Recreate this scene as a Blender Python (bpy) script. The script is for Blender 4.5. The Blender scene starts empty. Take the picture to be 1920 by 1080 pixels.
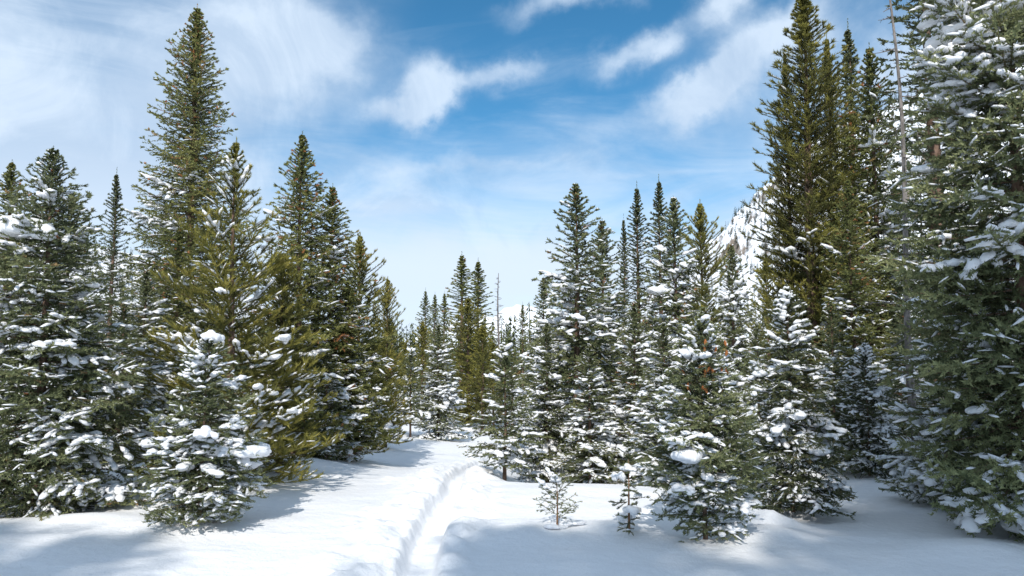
import bpy, math, random
import numpy as np
from mathutils import Vector, Matrix

R = math.radians
scene = bpy.context.scene
col = scene.collection

# ------------------------------------------------------------------ camera
F = 1387.0                      # focal length in photograph pixels (1920 wide)
HOR = 650.0                     # horizon row
CAMZ = 1.6
PITCH = math.atan((HOR - 540.0) / F)
cam_d = bpy.data.cameras.new("camera")
cam_d.lens = F / 1920.0 * 36.0
cam_d.sensor_width = 36.0
cam_d.clip_start = 0.1
cam_d.clip_end = 12000.0
cam = bpy.data.objects.new("camera", cam_d)
cam.location = (0, 0, CAMZ)
cam.rotation_euler = (math.pi / 2 + PITCH, 0, 0)
col.objects.link(cam)
scene.camera = cam

# ------------------------------------------------------------------ light
SUN_EL = 43.0
SUN_DIR_AZ = 9.0               # shadows run this many degrees to the right of the view direction
EXPOSURE = 1.0
sun_d = bpy.data.lights.new("sun", 'SUN')
sun_d.energy = 2.0
sun_d.angle = R(0.55)
sun_d.color = (1.0, 0.955, 0.89)
sun = bpy.data.objects.new("sun", sun_d)
col.objects.link(sun)
_dir = Vector((math.sin(R(SUN_DIR_AZ)) * math.cos(R(SUN_EL)), math.cos(R(SUN_DIR_AZ)) * math.cos(R(SUN_EL)), -math.sin(R(SUN_EL))))
sun.rotation_euler = _dir.to_track_quat('-Z', 'Y').to_euler()
sun.location = (0, 0, 30)

scene.cycles.max_bounces = 10
scene.cycles.diffuse_bounces = 6
scene.view_settings.view_transform = 'Standard'
scene.view_settings.look = 'None'
scene.view_settings.exposure = EXPOSURE
scene.view_settings.gamma = 1.0
scene.view_settings.use_curve_mapping = False


def ray(px, py):
    """direction through a photograph pixel, scaled to y = 1"""
    c, s = math.cos(PITCH), math.sin(PITCH)
    xc, yc = (px - 960.0) / F, (540.0 - py) / F
    y = c - yc * s
    z = s + yc * c
    return xc / y, z / y


def azel(px, py):
    x, z = ray(px, py)
    return math.atan2(x, 1.0), math.atan2(z, math.hypot(x, 1.0))


# ------------------------------------------------------------------ sky
class NT:
    def __init__(self, tree):
        self.t = tree

    def n(self, kind, **kw):
        nd = self.t.nodes.new(kind)
        for k, v in kw.items():
            setattr(nd, k, v)
        return nd

    def link(self, a, b):
        self.t.links.new(a, b)

    def put(self, sock, v):
        if hasattr(v, 'is_output'):
            self.t.links.new(v, sock)
        else:
            sock.default_value = v

    def m(self, op, a, b=0.0, c=0.0, clamp=False):
        nd = self.t.nodes.new('ShaderNodeMath')
        nd.operation = op
        nd.use_clamp = clamp
        for i, v in enumerate((a, b, c)):
            self.put(nd.inputs[i], v)
        return nd.outputs[0]

    def mix(self, f, a, b):
        nd = self.t.nodes.new('ShaderNodeMix')
        nd.data_type = 'RGBA'
        self.put(nd.inputs[0], f)
        for i, v in ((6, a), (7, b)):
            if isinstance(v, tuple) and len(v) == 3:
                v = v + (1,)
            self.put(nd.inputs[i], v)
        return nd.outputs[2]

    def noise(self, vec, scale, detail=4.0, rough=0.5, dist=0.0, color=False):
        nd = self.t.nodes.new('ShaderNodeTexNoise')
        if vec is not None:
            self.link(vec, nd.inputs['Vector'])
        nd.inputs['Scale'].default_value = scale
        nd.inputs['Detail'].default_value = detail
        nd.inputs['Roughness'].default_value = rough
        nd.inputs['Distortion'].default_value = dist
        return nd.outputs['Color' if color else 'Fac']

    def ramp(self, f, stops, interp='LINEAR'):
        nd = self.t.nodes.new('ShaderNodeValToRGB')
        nd.color_ramp.interpolation = interp
        el = nd.color_ramp.elements
        while len(el) < len(stops):
            el.new(0.5)
        for e, (p, c) in zip(el, stops):
            e.position = p
            e.color = tuple(c) + (1,) if len(c) == 3 else c
        self.link(f, nd.inputs[0])
        return nd.outputs[0]

    def smooth(self, v, a, b):
        nd = self.t.nodes.new('ShaderNodeMapRange')
        nd.interpolation_type = 'SMOOTHSTEP'
        self.put(nd.inputs[0], v)
        nd.inputs[1].default_value = a
        nd.inputs[2].default_value = b
        return nd.outputs[0]


world = bpy.data.worlds.new("World")
scene.world = world
world.use_nodes = True
W = NT(world.node_tree)
world.node_tree.nodes.clear()
sky = W.n('ShaderNodeTexSky')
sky.sky_type = 'NISHITA'
sky.sun_disc = False
sky.sun_elevation = R(SUN_EL)
sky.sun_rotation = R(SUN_DIR_AZ + 180.0)
sky.altitude = 2900.0
sky.air_density = 1.0
sky.dust_density = 0.3
sky.ozone_density = 1.6
tc = W.n('ShaderNodeTexCoord')
sep = W.n('ShaderNodeSeparateXYZ')
W.link(tc.outputs['Generated'], sep.inputs[0])
az = W.m('ARCTAN2', sep.outputs[0], sep.outputs[1])
el = W.m('ARCSINE', sep.outputs[2])
# wind warp
wn = W.noise(tc.outputs['Generated'], 3.0, 5.0, 0.55, 0.0, True)
wsep = W.n('ShaderNodeSeparateColor')
W.link(wn, wsep.inputs[0])
wn2 = W.noise(tc.outputs['Generated'], 13.0, 6.0, 0.6, 0.0, True)
wsep2 = W.n('ShaderNodeSeparateColor')
W.link(wn2, wsep2.inputs[0])
azw = W.m('ADD', az, W.m('ADD', W.m('MULTIPLY', W.m('SUBTRACT', wsep.outputs[0], 0.5), 0.22),
                        W.m('MULTIPLY', W.m('SUBTRACT', wsep2.outputs[0], 0.5), 0.10)))
elw = W.m('ADD', el, W.m('ADD', W.m('MULTIPLY', W.m('SUBTRACT', wsep.outputs[1], 0.5), 0.14),
                        W.m('MULTIPLY', W.m('SUBTRACT', wsep2.outputs[1], 0.5), 0.065)))
# cloud bodies: (px, py, half width px, half height px, tilt deg, strength)
BANKS = [
    (500, 85, 190, 95, 4, 1.0), (580, 60, 110, 60, 0, 0.6), (300, 190, 360, 70, 8, 0.38), (200, 40, 260, 60, 0, 0.30),
    (60, 330, 420, 120, 0, 0.40), (-500, 150, 500, 220, 0, 0.8),
    (812, 172, 56, 50, 30, 1.15), (752, 222, 66, 30, 10, 0.95), (1060, 25, 120, 28, 8, 0.75), (950, 150, 90, 26, 6, 0.8),
    (1195, 118, 95, 32, 22, 0.85), (1345, 40, 55, 36, 30, 0.85), (1400, 125, 150, 48, 22, 1.0), (1300, 205, 110, 34, 16, 0.85),
    (1700, 130, 260, 90, 15, 0.8), (2300, 160, 500, 160, 10, 0.7),
    (880, 500, 420, 75, 0, 1.0), (930, 320, 240, 14, 1, 0.4), (420, 350, 300, 60, 2, 0.35),
]
total = None
for (px, py, hw, hh, tilt, st) in BANKS:
    a0, e0 = azel(px, py)
    ca, sa = math.cos(R(tilt)), math.sin(R(tilt))
    da = W.m('SUBTRACT', azw, a0)
    de = W.m('SUBTRACT', elw, e0)
    u = W.m('MULTIPLY', W.m('ADD', W.m('MULTIPLY', da, ca), W.m('MULTIPLY', de, sa)), F / hw * 1.0)
    v = W.m('MULTIPLY', W.m('SUBTRACT', W.m('MULTIPLY', de, ca), W.m('MULTIPLY', da, sa)), F / hh * 1.0)
    r2 = W.m('ADD', W.m('MULTIPLY', u, u), W.m('MULTIPLY', v, v))
    g = W.m('MULTIPLY', W.m('EXPONENT', W.m('MULTIPLY', r2, -1.0)), st)
    total = g if total is None else W.m('ADD', total, g)
det = W.noise(tc.outputs['Generated'], 9.0, 8.0, 0.6, 0.4)
total = W.m('MULTIPLY', total, W.m('ADD', 0.22, W.m('MULTIPLY', det, 1.56)))
# broken cloud behind and beside the picture, added overhead to brighten shaded snow
side = W.m('MAXIMUM', W.smooth(W.m('ABSOLUTE', az), 0.85, 1.4), W.smooth(el, 0.50, 0.75))
rest = W.smooth(W.noise(tc.outputs['Generated'], 2.2, 6.0, 0.55, 0.5), 0.34, 0.62)
total = W.m('ADD', W.m('MULTIPLY', total, W.m('SUBTRACT', 1.0, side)), W.m('MULTIPLY', rest, side))
cloud = W.smooth(total, 0.08, 1.0)
# thin veil, thickening towards the horizon, streaked
mp = W.n('ShaderNodeMapping')
mp.inputs['Scale'].default_value = (2.0, 2.0, 9.0)
W.link(tc.outputs['Generated'], mp.inputs[0])
streak = W.noise(mp.outputs[0], 1.6, 6.0, 0.6, 0.6)
veil = W.smooth(W.m('ADD', el, W.m('MULTIPLY', W.m('SUBTRACT', streak, 0.5), -0.42)), 0.38, 0.04)
veil_left = W.m('MULTIPLY', W.smooth(az, -0.10, -0.42), W.smooth(el, 0.75, 0.30))
thin = W.smooth(W.noise(mp.outputs[0], 2.6, 7.0, 0.62, 0.9), 0.30, 0.72)
veil_left = W.m('MULTIPLY', veil_left, W.m('ADD', 0.36, W.m('MULTIPLY', thin, 0.44)))
veil = W.m('MAXIMUM', W.m('MULTIPLY', veil, 0.95), veil_left)
cover = W.m('SUBTRACT', 1.0, W.m('MULTIPLY', W.m('SUBTRACT', 1.0, W.m('MULTIPLY', cloud, 0.88)), W.m('SUBTRACT', 1.0, veil)))
hs = W.n('ShaderNodeHueSaturation')
hs.inputs['Saturation'].default_value = 1.28
hs.inputs['Value'].default_value = 0.82
hs.inputs['Hue'].default_value = 0.485
W.link(sky.outputs[0], hs.inputs['Color'])
CL = 7.25
white = (CL * 0.51, CL * 0.60, CL * 0.71)
bright = tuple(c * 1.10 for c in white)
grey = (white[0] * 0.80, white[1] * 0.86, white[2] * 0.93)
shade = W.noise(tc.outputs['Generated'], 5.0, 7.0, 0.62, 0.8)
tone = W.mix(W.m('MAXIMUM', W.smooth(shade, 0.36, 0.62), W.smooth(el, 0.26, 0.10)), grey, bright)
skyc = W.mix(cover, hs.outputs[0], tone)
bg = W.n('ShaderNodeBackground')
bg.inputs['Strength'].default_value = 0.095
W.link(skyc, bg.inputs['Color'])
wo = W.n('ShaderNodeOutputWorld')
W.link(bg.outputs[0], wo.inputs[0])


# ------------------------------------------------------------------ noise helpers
def _hash(ix, iy, iz, seed):
    h = (ix.astype(np.int64) * 374761393 + iy.astype(np.int64) * 668265263 + iz.astype(np.int64) * 2147483647 + seed * 1274126177) & 0xffffffff
    h = ((h ^ (h >> 13)) * 1274126177) & 0xffffffff
    h = h ^ (h >> 16)
    return (h & 0xffff) / 65535.0


def vnoise(x, y, z=None, seed=0):
    x = np.asarray(x, float)
    y = np.asarray(y, float)
    z = np.zeros_like(x) if z is None else np.asarray(z, float)
    ix, iy, iz = np.floor(x), np.floor(y), np.floor(z)
    fx, fy, fz = x - ix, y - iy, z - iz
    fx, fy, fz = (f * f * f * (f * (f * 6 - 15) + 10) for f in (fx, fy, fz))
    r = 0
    for dx in (0, 1):
        for dy in (0, 1):
            for dz in (0, 1):
                w = (fx if dx else 1 - fx) * (fy if dy else 1 - fy) * (fz if dz else 1 - fz)
                r = r + w * _hash(ix + dx, iy + dy, iz + dz, seed)
    return r * 2 - 1


def fbm(x, y, z=None, seed=0, oct=4, gain=0.5):
    r, a = 0, 1.0
    for o in range(oct):
        k = 2.03 ** o
        r = r + a * vnoise(np.asarray(x) * k + 7.3 * o, np.asarray(y) * k - 3.1 * o, None if z is None else np.asarray(z) * k, seed + o)
        a *= gain
    return r


def sstep(v, a, b):
    t = np.clip((np.asarray(v, float) - a) / (b - a), 0, 1)
    return t * t * (3 - 2 * t)


# ------------------------------------------------------------------ ground
_PY = np.array([-400, -60, -10, 0, 6, 9, 12, 15, 20, 30, 45, 100, 400, 6000.])
_PZ = np.array([6, 1.5, .1, 0, 0, -.10, -.42, -.85, -1.2, -1.66, -2.2, -3.2, -4.5, -6.])
MOUNDS = []      # (x, y, radius x, radius y, height)


def trail_x(y):
    y = np.asarray(y, float)
    return -0.74 + 0.09 * (1 - sstep(y, 4.5, 6.8)) + 0.012 * np.sin(y * 0.9) + 0.01 * np.sin(y * 2.1 + 1) + 0.40 * sstep(y, 14.5, 19) + 1.4 * sstep(y, 18, 27) - 0.08 * sstep(y, 8, 14)


def ground(x, y, fine=True):
    x = np.asarray(x, float)
    y = np.asarray(y, float)
    # smooth the profile a little
    z = 0
    for o, w in ((-1.2, .25), (0, .5), (1.2, .25)):
        z = z + w * np.interp(y + o * np.clip(np.abs(y) / 12, 0, 3), _PY, _PZ)
    near = 1 - sstep(y, 60, 140)
    z = z + 0.34 * (1 - sstep(x, -4.2, -1.4)) * sstep(y, 7.5, 12) * (1 - sstep(y, 22, 40))
    rightward = sstep(x, 2.9, 5.0)
    z = z - 0.26 * sstep(x, -0.5, 0.5) * (1 - rightward) * sstep(y, 9.4, 10.8) * (1 - sstep(y, 16, 26))
    z = z + 0.42 * rightward * sstep(y, 8.2, 12.5)
    z = z + near * (0.07 * fbm(x * 0.28, y * 0.33, seed=3, oct=2) + 0.018 * fbm(x * 1.1, y * 1.3, seed=9, oct=2))
    lumps = None
    for (mx, my, rx, ry, h) in MOUNDS:
        dd = ((x - mx) / rx) ** 2 + ((y - my) / ry) ** 2
        if dd.min() > 12:
            continue
        if h > .1 and lumps is None:
            lumps = 1 + .42 * fbm(x * 5.5, y * 5.5, seed=77, oct=3)
        z = z + h * np.exp(-dd) * (lumps if h > .1 else 1)
    if not fine:
        return z
    # trampled trench
    t = x - trail_x(y)
    on = sstep(y, -3, -1) * (1 - sstep(y, 20, 30))
    wob = 0.02 * fbm(x * 0 + y * 1.7, y * 0 + np.sign(t), seed=21, oct=3)
    half = 0.10 - 0.035 * sstep(y, 6, 10) + wob
    wall = 1 - sstep(np.abs(t), half, half + 0.075)
    depth = 0.12 + 0.0 * y
    z = z - on * depth * wall
    z = z + on * 0.012 * wall * fbm(x * 6, y * 6, seed=33, oct=2)
    # heaped and kicked snow on either side
    lw = np.where(t < 0, 1.0, 0.66) * (1 + .35 * fbm(y * .8, y * 0 + np.sign(t) * 3, seed=44, oct=2))
    band = (1 - sstep(np.abs(t), lw * .5, lw)) * (1 - wall) * on
    lump = fbm(x * 4.2, y * 3.4, seed=5, oct=3)
    crater = np.abs(fbm(x * 2.4, y * 1.9, seed=12, oct=2))
    z = z + band * (0.027 * lump + 0.048 * crater + 0.018 * fbm(x * 10, y * 8, seed=6, oct=3) - 0.006)
    z = z + 0.014 * on * np.exp(-((np.abs(t) - 0.30) / 0.12) ** 2) * (1 + .9 * fbm(x * 3.1, y * 2.3, seed=8, oct=3))
    # small pits where snow has dropped from the boughs
    away = sstep(np.abs(x + .7), 1.6, 2.6) * (1 - sstep(y, 14, 22))
    pit = sstep(fbm(x * 5.3, y * 4.1, seed=51, oct=2), .55, .95) * sstep(fbm(x * .9, y * .9, seed=52, oct=2), -.1, .4)
    z = z - .022 * away * pit
    # light ripples in the open snow
    z = z + near * 0.006 * fbm(x * 2.0 + 3, y * 4.5, seed=15, oct=3)
    return z


def gz(x, y, fine=False):
    return float(ground(np.array([x]), np.array([y]), fine)[0])


def hit(px, py):
    """ground point seen at a photograph pixel (first crossing)"""
    dx, dz = ray(px, py)
    ys = np.arange(3.0, 120.0, 0.05)
    g = ground(dx * ys, ys, False)
    zz = CAMZ + dz * ys
    below = np.nonzero(zz < g)[0]
    y = ys[below[0]] if len(below) else 60.0
    return dx * y, y


# ------------------------------------------------------------------ mesh helpers
def mesh_from(name, V, T, mats, tint=None, smooth=False, mat_index=None):
    """V (n,3) float, T (m,3) int triangles"""
    V = np.ascontiguousarray(V, dtype=np.float32)
    T = np.ascontiguousarray(T, dtype=np.int32)
    me = bpy.data.meshes.new(name)
    me.vertices.add(len(V))
    me.vertices.foreach_set('co', V.ravel())
    k = T.shape[1]
    me.loops.add(T.size)
    me.loops.foreach_set('vertex_index', T.ravel())
    me.polygons.add(len(T))
    me.polygons.foreach_set('loop_start', np.arange(0, T.size, k, dtype=np.int32))
    if hasattr(me.polygons[0], 'loop_total'):
        try:
            me.polygons.foreach_set('loop_total', np.full(len(T), k, dtype=np.int32))
        except Exception:
            pass
    for m in (mats if isinstance(mats, (list, tuple)) else [mats]):
        me.materials.append(m)
    if mat_index is not None:
        me.polygons.foreach_set('material_index', np.ascontiguousarray(mat_index, dtype=np.int32))
    me.polygons.foreach_set('use_smooth', np.full(len(T), bool(smooth)))
    if tint is not None:
        at = me.attributes.new('tint', 'FLOAT', 'POINT')
        at.data.foreach_set('value', np.ascontiguousarray(tint, dtype=np.float32))
    me.update(calc_edges=True)
    return me


def obj(name, me, parent=None, loc=None):
    o = bpy.data.objects.new(name, me)
    col.objects.link(o)
    if parent is not None:
        o.parent = parent
    if loc is not None:
        o.location = loc
    return o


def ico(sub):
    import bmesh
    bm = bmesh.new()
    bmesh.ops.create_icosphere(bm, subdivisions=sub, radius=1.0)
    V = np.array([v.co[:] for v in bm.verts])
    T = np.array([[v.index for v in f.verts] for f in bm.faces])
    bm.free()
    return V, T


ICO1, ICO2, ICO4 = ico(1), ico(2), ico(4)


# ------------------------------------------------------------------ materials
def new_mat(name):
    m = bpy.data.materials.new(name)
    m.use_nodes = True
    m.node_tree.nodes.clear()
    t = NT(m.node_tree)
    out = t.n('ShaderNodeOutputMaterial')
    return m, t, out


def principled(t, out, color, rough=0.8, spec=0.2, normal=None):
    p = t.n('ShaderNodeBsdfPrincipled')
    t.put(p.inputs['Base Color'], color if not (isinstance(color, tuple) and len(color) == 3) else color + (1,))
    t.put(p.inputs['Roughness'], rough)
    t.put(p.inputs['Specular IOR Level'], spec)
    if normal is not None:
        t.link(normal, p.inputs['Normal'])
    t.link(p.outputs[0], out.inputs['Surface'])
    return p


def snow_mat(name, scale, bump, dist=0.02, base=(0.915, 0.917, 0.925)):
    m, t, out = new_mat(name)
    g = t.n('ShaderNodeNewGeometry')
    n1 = t.noise(g.outputs['Position'], scale, 5.0, 0.6)
    n2 = t.noise(g.outputs['Position'], scale * 7, 3.0, 0.6)
    h = t.m('ADD', n1, t.m('MULTIPLY', n2, 0.25))
    b = t.n('ShaderNodeBump')
    b.inputs['Strength'].default_value = bump
    b.inputs['Distance'].default_value = dist
    t.link(h, b.inputs['Height'])
    dark = tuple(c * 0.965 for c in base)
    c = t.mix(t.smooth(n2, 0.35, 0.65), dark, base)
    principled(t, out, c, 0.55, 0.25, b.outputs[0])
    return m


SNOW_GROUND = snow_mat('ground_snow', 11.0, 0.55, 0.035)
SNOW_TREE = snow_mat('tree_snow', 30.0, 0.6, 0.02, (0.89, 0.90, 0.92))


def needle_mat(name, stops, trans=0.18):
    m, t, out = new_mat(name)
    a = t.n('ShaderNodeAttribute')
    a.attribute_name = 'tint'
    oi = t.n('ShaderNodeObjectInfo')
    f = t.m('ADD', a.outputs['Fac'], t.m('MULTIPLY', t.m('SUBTRACT', oi.outputs['Random'], 0.5), 0.10), clamp=True)
    c = t.ramp(f, stops)
    d = t.n('ShaderNodeBsdfPrincipled')
    t.link(c, d.inputs['Base Color'])
    d.inputs['Roughness'].default_value = 0.55
    d.inputs['Specular IOR Level'].default_value = 0.15
    tr = t.n('ShaderNodeBsdfTranslucent')
    t.link(c, tr.inputs['Color'])
    mx = t.n('ShaderNodeMixShader')
    mx.inputs[0].default_value = trans
    t.link(d.outputs[0], mx.inputs[1])
    t.link(tr.outputs[0], mx.inputs[2])
    t.link(mx.outputs[0], out.inputs['Surface'])
    return m


# tint 0..0.93 green range, above that dead / cone brown
SPRUCE = needle_mat('spruce_needles', [(0, (0.032, 0.042, 0.022)), (.35, (0.092, 0.111, 0.054)), (.7, (0.194, 0.215, 0.104)), (.93, (0.297, 0.310, 0.150)), (.955, (0.339, 0.170, 0.083)), (1, (0.431, 0.204, 0.092))])
OLIVE = needle_mat('olive_spruce_needles', [(0, (0.027, 0.035, 0.018)), (.35, (0.093, 0.109, 0.041)), (.7, (0.207, 0.220, 0.074)), (.90, (0.305, 0.294, 0.100)), (.94, (0.335, 0.163, 0.073)), (1, (0.457, 0.206, 0.082))])
PINE = needle_mat('pine_needles', [(0, (0.032, 0.037, 0.015)), (.35, (0.121, 0.123, 0.039)), (.7, (0.253, 0.235, 0.056)), (.95, (0.407, 0.351, 0.092)), (1, (0.380, 0.224, 0.109))])
FIR = needle_mat('fir_needles', [(0, (0.023, 0.032, 0.021)), (.4, (0.075, 0.091, 0.048)), (.8, (0.151, 0.169, 0.082)), (.95, (0.233, 0.233, 0.111)), (1, (0.290, 0.168, 0.083))])


def bark_mat(name, a, b, scale=14.0):
    m, t, out = new_mat(name)
    g = t.n('ShaderNodeTexCoord')
    mp = t.n('ShaderNodeMapping')
    mp.inputs['Scale'].default_value = (1, 1, 0.3)
    t.link(g.outputs['Object'], mp.inputs[0])
    n = t.noise(mp.outputs[0], scale * 2, 6.0, 0.65)
    c = t.mix(t.smooth(n, .35, .65), a, b)
    bp = t.n('ShaderNodeBump')
    bp.inputs['Strength'].default_value = 0.8
    bp.inputs['Distance'].default_value = 0.01
    t.link(n, bp.inputs['Height'])
    principled(t, out, c, 0.9, 0.1, bp.outputs[0])
    return m


BARK = bark_mat('spruce_bark', (.10, .065, .045), (.24, .16, .12))
GREYBARK = bark_mat('dead_wood', (.11, .10, .09), (.28, .25, .23))
YOUNGBARK = bark_mat('young_bark', (.16, .09, .05), (.34, .20, .12))


# ------------------------------------------------------------------ ground sheet
def axis(knots):
    """knots: (start, end, step0, step1)"""
    out = [knots[0][0]]
    for a, b, s0, s1 in knots:
        x = a
        while x < b - 1e-6:
            k = (x - a) / (b - a)
            x = min(b, x + s0 + (s1 - s0) * k)
            out.append(x)
    return np.array(out)


def build_ground():
    xs = axis([(-4000, -300, 900, 60), (-300, -30, 50, 3), (-30, -6, 2.4, .12), (-6, -2.4, .12, .05), (-2.4, 1.6, .026, .026),
               (1.6, 7, .05, .10), (7, 30, .12, 2.4), (30, 300, 3, 50), (300, 4000, 60, 900)])
    ys = axis([(-400, -40, 60, 6), (-40, 4.2, 5, .09), (4.2, 9, .028, .045), (9, 16, .045, .11), (16, 40, .12, .8), (40, 200, 1.2, 12),
               (200, 6000, 20, 700)])
    X, Y = np.meshgrid(xs, ys)
    Z = ground(X, Y, True)
    V = np.stack([X, Y, Z], -1).reshape(-1, 3)
    nx, ny = len(xs), len(ys)
    i = (np.arange(ny - 1)[:, None] * nx + np.arange(nx - 1)[None, :]).ravel()
    Q = np.stack([i, i + 1, i + nx + 1, i + nx], -1)
    me = mesh_from('snow_ground', V, Q, SNOW_GROUND, smooth=True)
    o = obj('snow_ground', me)
    o['kind'] = 'structure'
    o['label'] = 'deep white snow covering the clearing with a trampled trench'
    print('ground quads', len(Q))
    return o


# ------------------------------------------------------------------ conifers
def norm(a):
    return a / np.maximum(np.linalg.norm(a, axis=-1, keepdims=True), 1e-9)


def chop(A, B, t0, t1, lvl, seg):
    """split shoots A->B into segments of about seg length"""
    L = np.linalg.norm(B - A, axis=1)
    n = np.maximum(1, np.round(L / seg).astype(int))
    idx = np.repeat(np.arange(len(A)), n)
    start = np.concatenate([[0], np.cumsum(n)[:-1]])
    k = np.arange(n.sum()) - start[idx]
    f0 = (k / n[idx])[:, None]
    f1 = ((k + 1) / n[idx])[:, None]
    D = (B - A)[idx]
    return A[idx] + D * f0, A[idx] + D * f1, (t0[idx] + (t1 - t0)[idx] * (f0[:, 0] + f1[:, 0]) / 2), np.full(len(idx), lvl)


def bough(rng, L, p0, curl, S):
    """segments of one bough in its own frame: x outwards, z up"""
    nm = max(3, int(L / S['seg']))
    t = np.linspace(0, 1, nm + 1)
    side = 0.06 * L * np.sin(t * 3 + rng.uniform(0, 6)) * t * rng.uniform(-1, 1)
    x = L * t
    z = L * (p0 * t + curl * t * t)
    M = np.stack([x, side, z], -1)
    P0, P1, TT, LV = [M[:-1]], [M[1:]], [(t[:-1] + t[1:]) / 2], [np.zeros(nm)]
    ns = max(2, int(L * 0.9 / S['gap']))
    s = np.linspace(S['bare'], 0.97, ns) + rng.normal(0, 0.01, ns)
    s = np.repeat(s, 2)
    sg = np.tile([1.0, -1.0], ns)
    s = np.clip(s + rng.normal(0, .012, len(s)), 0.02, 0.99)
    base = np.stack([np.interp(s, t, M[:, k]) for k in range(3)], -1)
    sl = p0 + 2 * curl * s
    ls = L * S['wide'] * (1 - s) ** 0.75 * np.minimum(1, (s + 0.05) * 3.5) * rng.uniform(.65, 1.25, len(s)) + S['tip'] * min(1.0, L / (S['tip'] * 6)) * rng.uniform(.6, 1.2, len(s))
    ang = np.radians(S['ang'] + rng.normal(0, 9, len(s)))
    d = np.stack([np.cos(ang), np.sin(ang) * sg, sl * np.cos(ang) + S['lift'] + rng.normal(0, S.get('zj', .26), len(s))], -1)
    d = norm(d)
    end = base + d * ls[:, None]
    end[:, 2] += S['sag'] * ls ** 2
    a = chop(base, end, s, np.minimum(1, s + .3 * (1 - s)), 1, S['seg'])
    for lst, arr in zip((P0, P1, TT, LV), a):
        lst.append(arr)
    if S['ter'] > 0:
        n3 = np.maximum(0, np.floor(ls / S['ter']).astype(int))
        idx = np.repeat(np.arange(len(s)), n3)
        if len(idx):
            f = rng.uniform(.2, .92, len(idx))
            b3 = base[idx] + (end - base)[idx] * f[:, None]
            sg3 = rng.choice([-1.0, 1.0], len(idx))
            dd = d[idx]
            up = np.array([0, 0, 1.0])
            lat = norm(np.cross(up, dd)) * sg3[:, None]
            a3 = np.radians(rng.uniform(35, 60, len(idx)))[:, None]
            d3 = norm(dd * np.cos(a3) + lat * np.sin(a3) + up * rng.normal(S['lift'] * .6, S.get('zj', .26) + .08, len(idx))[:, None])
            l3 = (ls[idx] * (1 - f) * .6 + S['tip'] * min(1.0, L / (S['tip'] * 6)) * .6) * rng.uniform(.6, 1.2, len(idx))
            a = chop(b3, b3 + d3 * l3[:, None], s[idx], np.minimum(1, s[idx] + .25), 2, S['seg'])
            for lst, arr in zip((P0, P1, TT, LV), a):
                lst.append(arr)
    return np.concatenate(P0), np.concatenate(P1), np.concatenate(TT), np.concatenate(LV), M


def tube(P, r, k=6):
    """tapering tube through the points P"""
    P = np.asarray(P, float)
    n = len(P)
    D = norm(np.gradient(P, axis=0))
    ref = np.where(np.abs(D[:, 2:3]) > .9, np.array([[1.0, 0, 0]]), np.array([[0, 0, 1.0]]))
    U = norm(np.cross(D, ref))
    Vv = np.cross(D, U)
    a = np.linspace(0, 2 * np.pi, k, endpoint=False)
    ring = P[:, None] + (U[:, None] * np.cos(a)[None, :, None] + Vv[:, None] * np.sin(a)[None, :, None]) * np.asarray(r)[:, None, None]
    V = ring.reshape(-1, 3)
    T = []
    for i in range(n - 1):
        for j in range(k):
            q = (i * k + j, i * k + (j + 1) % k, (i + 1) * k + (j + 1) % k, (i + 1) * k + j)
            T.append((q[0], q[1], q[2]))
            T.append((q[0], q[2], q[3]))
    return V, np.array(T)


def join(parts):
    Vs, Ts, n = [], [], 0
    for V, T in parts:
        Vs.append(V)
        Ts.append(T + n)
        n += len(V)
    return np.concatenate(Vs), np.concatenate(Ts)


def blobs(C, D, sx, sy, sz, rng, tmpl, jit=.32):
    """squashed snow lumps; D = long axis"""
    V0, T0 = tmpl
    n, k = len(C), len(V0)
    up = np.array([0, 0, 1.0])
    X = norm(D)
    Yv = norm(np.cross(up, X))
    Z = np.cross(X, Yv)
    v = V0[None] * (1 + rng.uniform(-jit, jit, (n, k, 1)))
    v = v.copy()
    v[..., 2] = np.where(v[..., 2] < 0, v[..., 2] * .45, v[..., 2])
    P = (C[:, None] + X[:, None] * (v[..., 0:1] * sx[:, None, None]) + Yv[:, None] * (v[..., 1:2] * sy[:, None, None])
         + Z[:, None] * (v[..., 2:3] * sz[:, None, None]))
    T = (T0[None] + (np.arange(n) * k)[:, None, None]).reshape(-1, 3)
    return P.reshape(-1, 3), T


SPR = dict(seg=.075, gap=.07, bare=.13, wide=.42, tip=.07, ang=52, lift=-.08, sag=-.45, ter=.055,
           K=10, nl=.025, nw=.0056, na=42)
PIN = dict(seg=.085, gap=.13, bare=.12, wide=.42, tip=.12, ang=42, lift=.28, sag=.5, ter=.15, zj=.2,
           K=17, nl=.05, nw=.0052, na=38)


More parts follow.
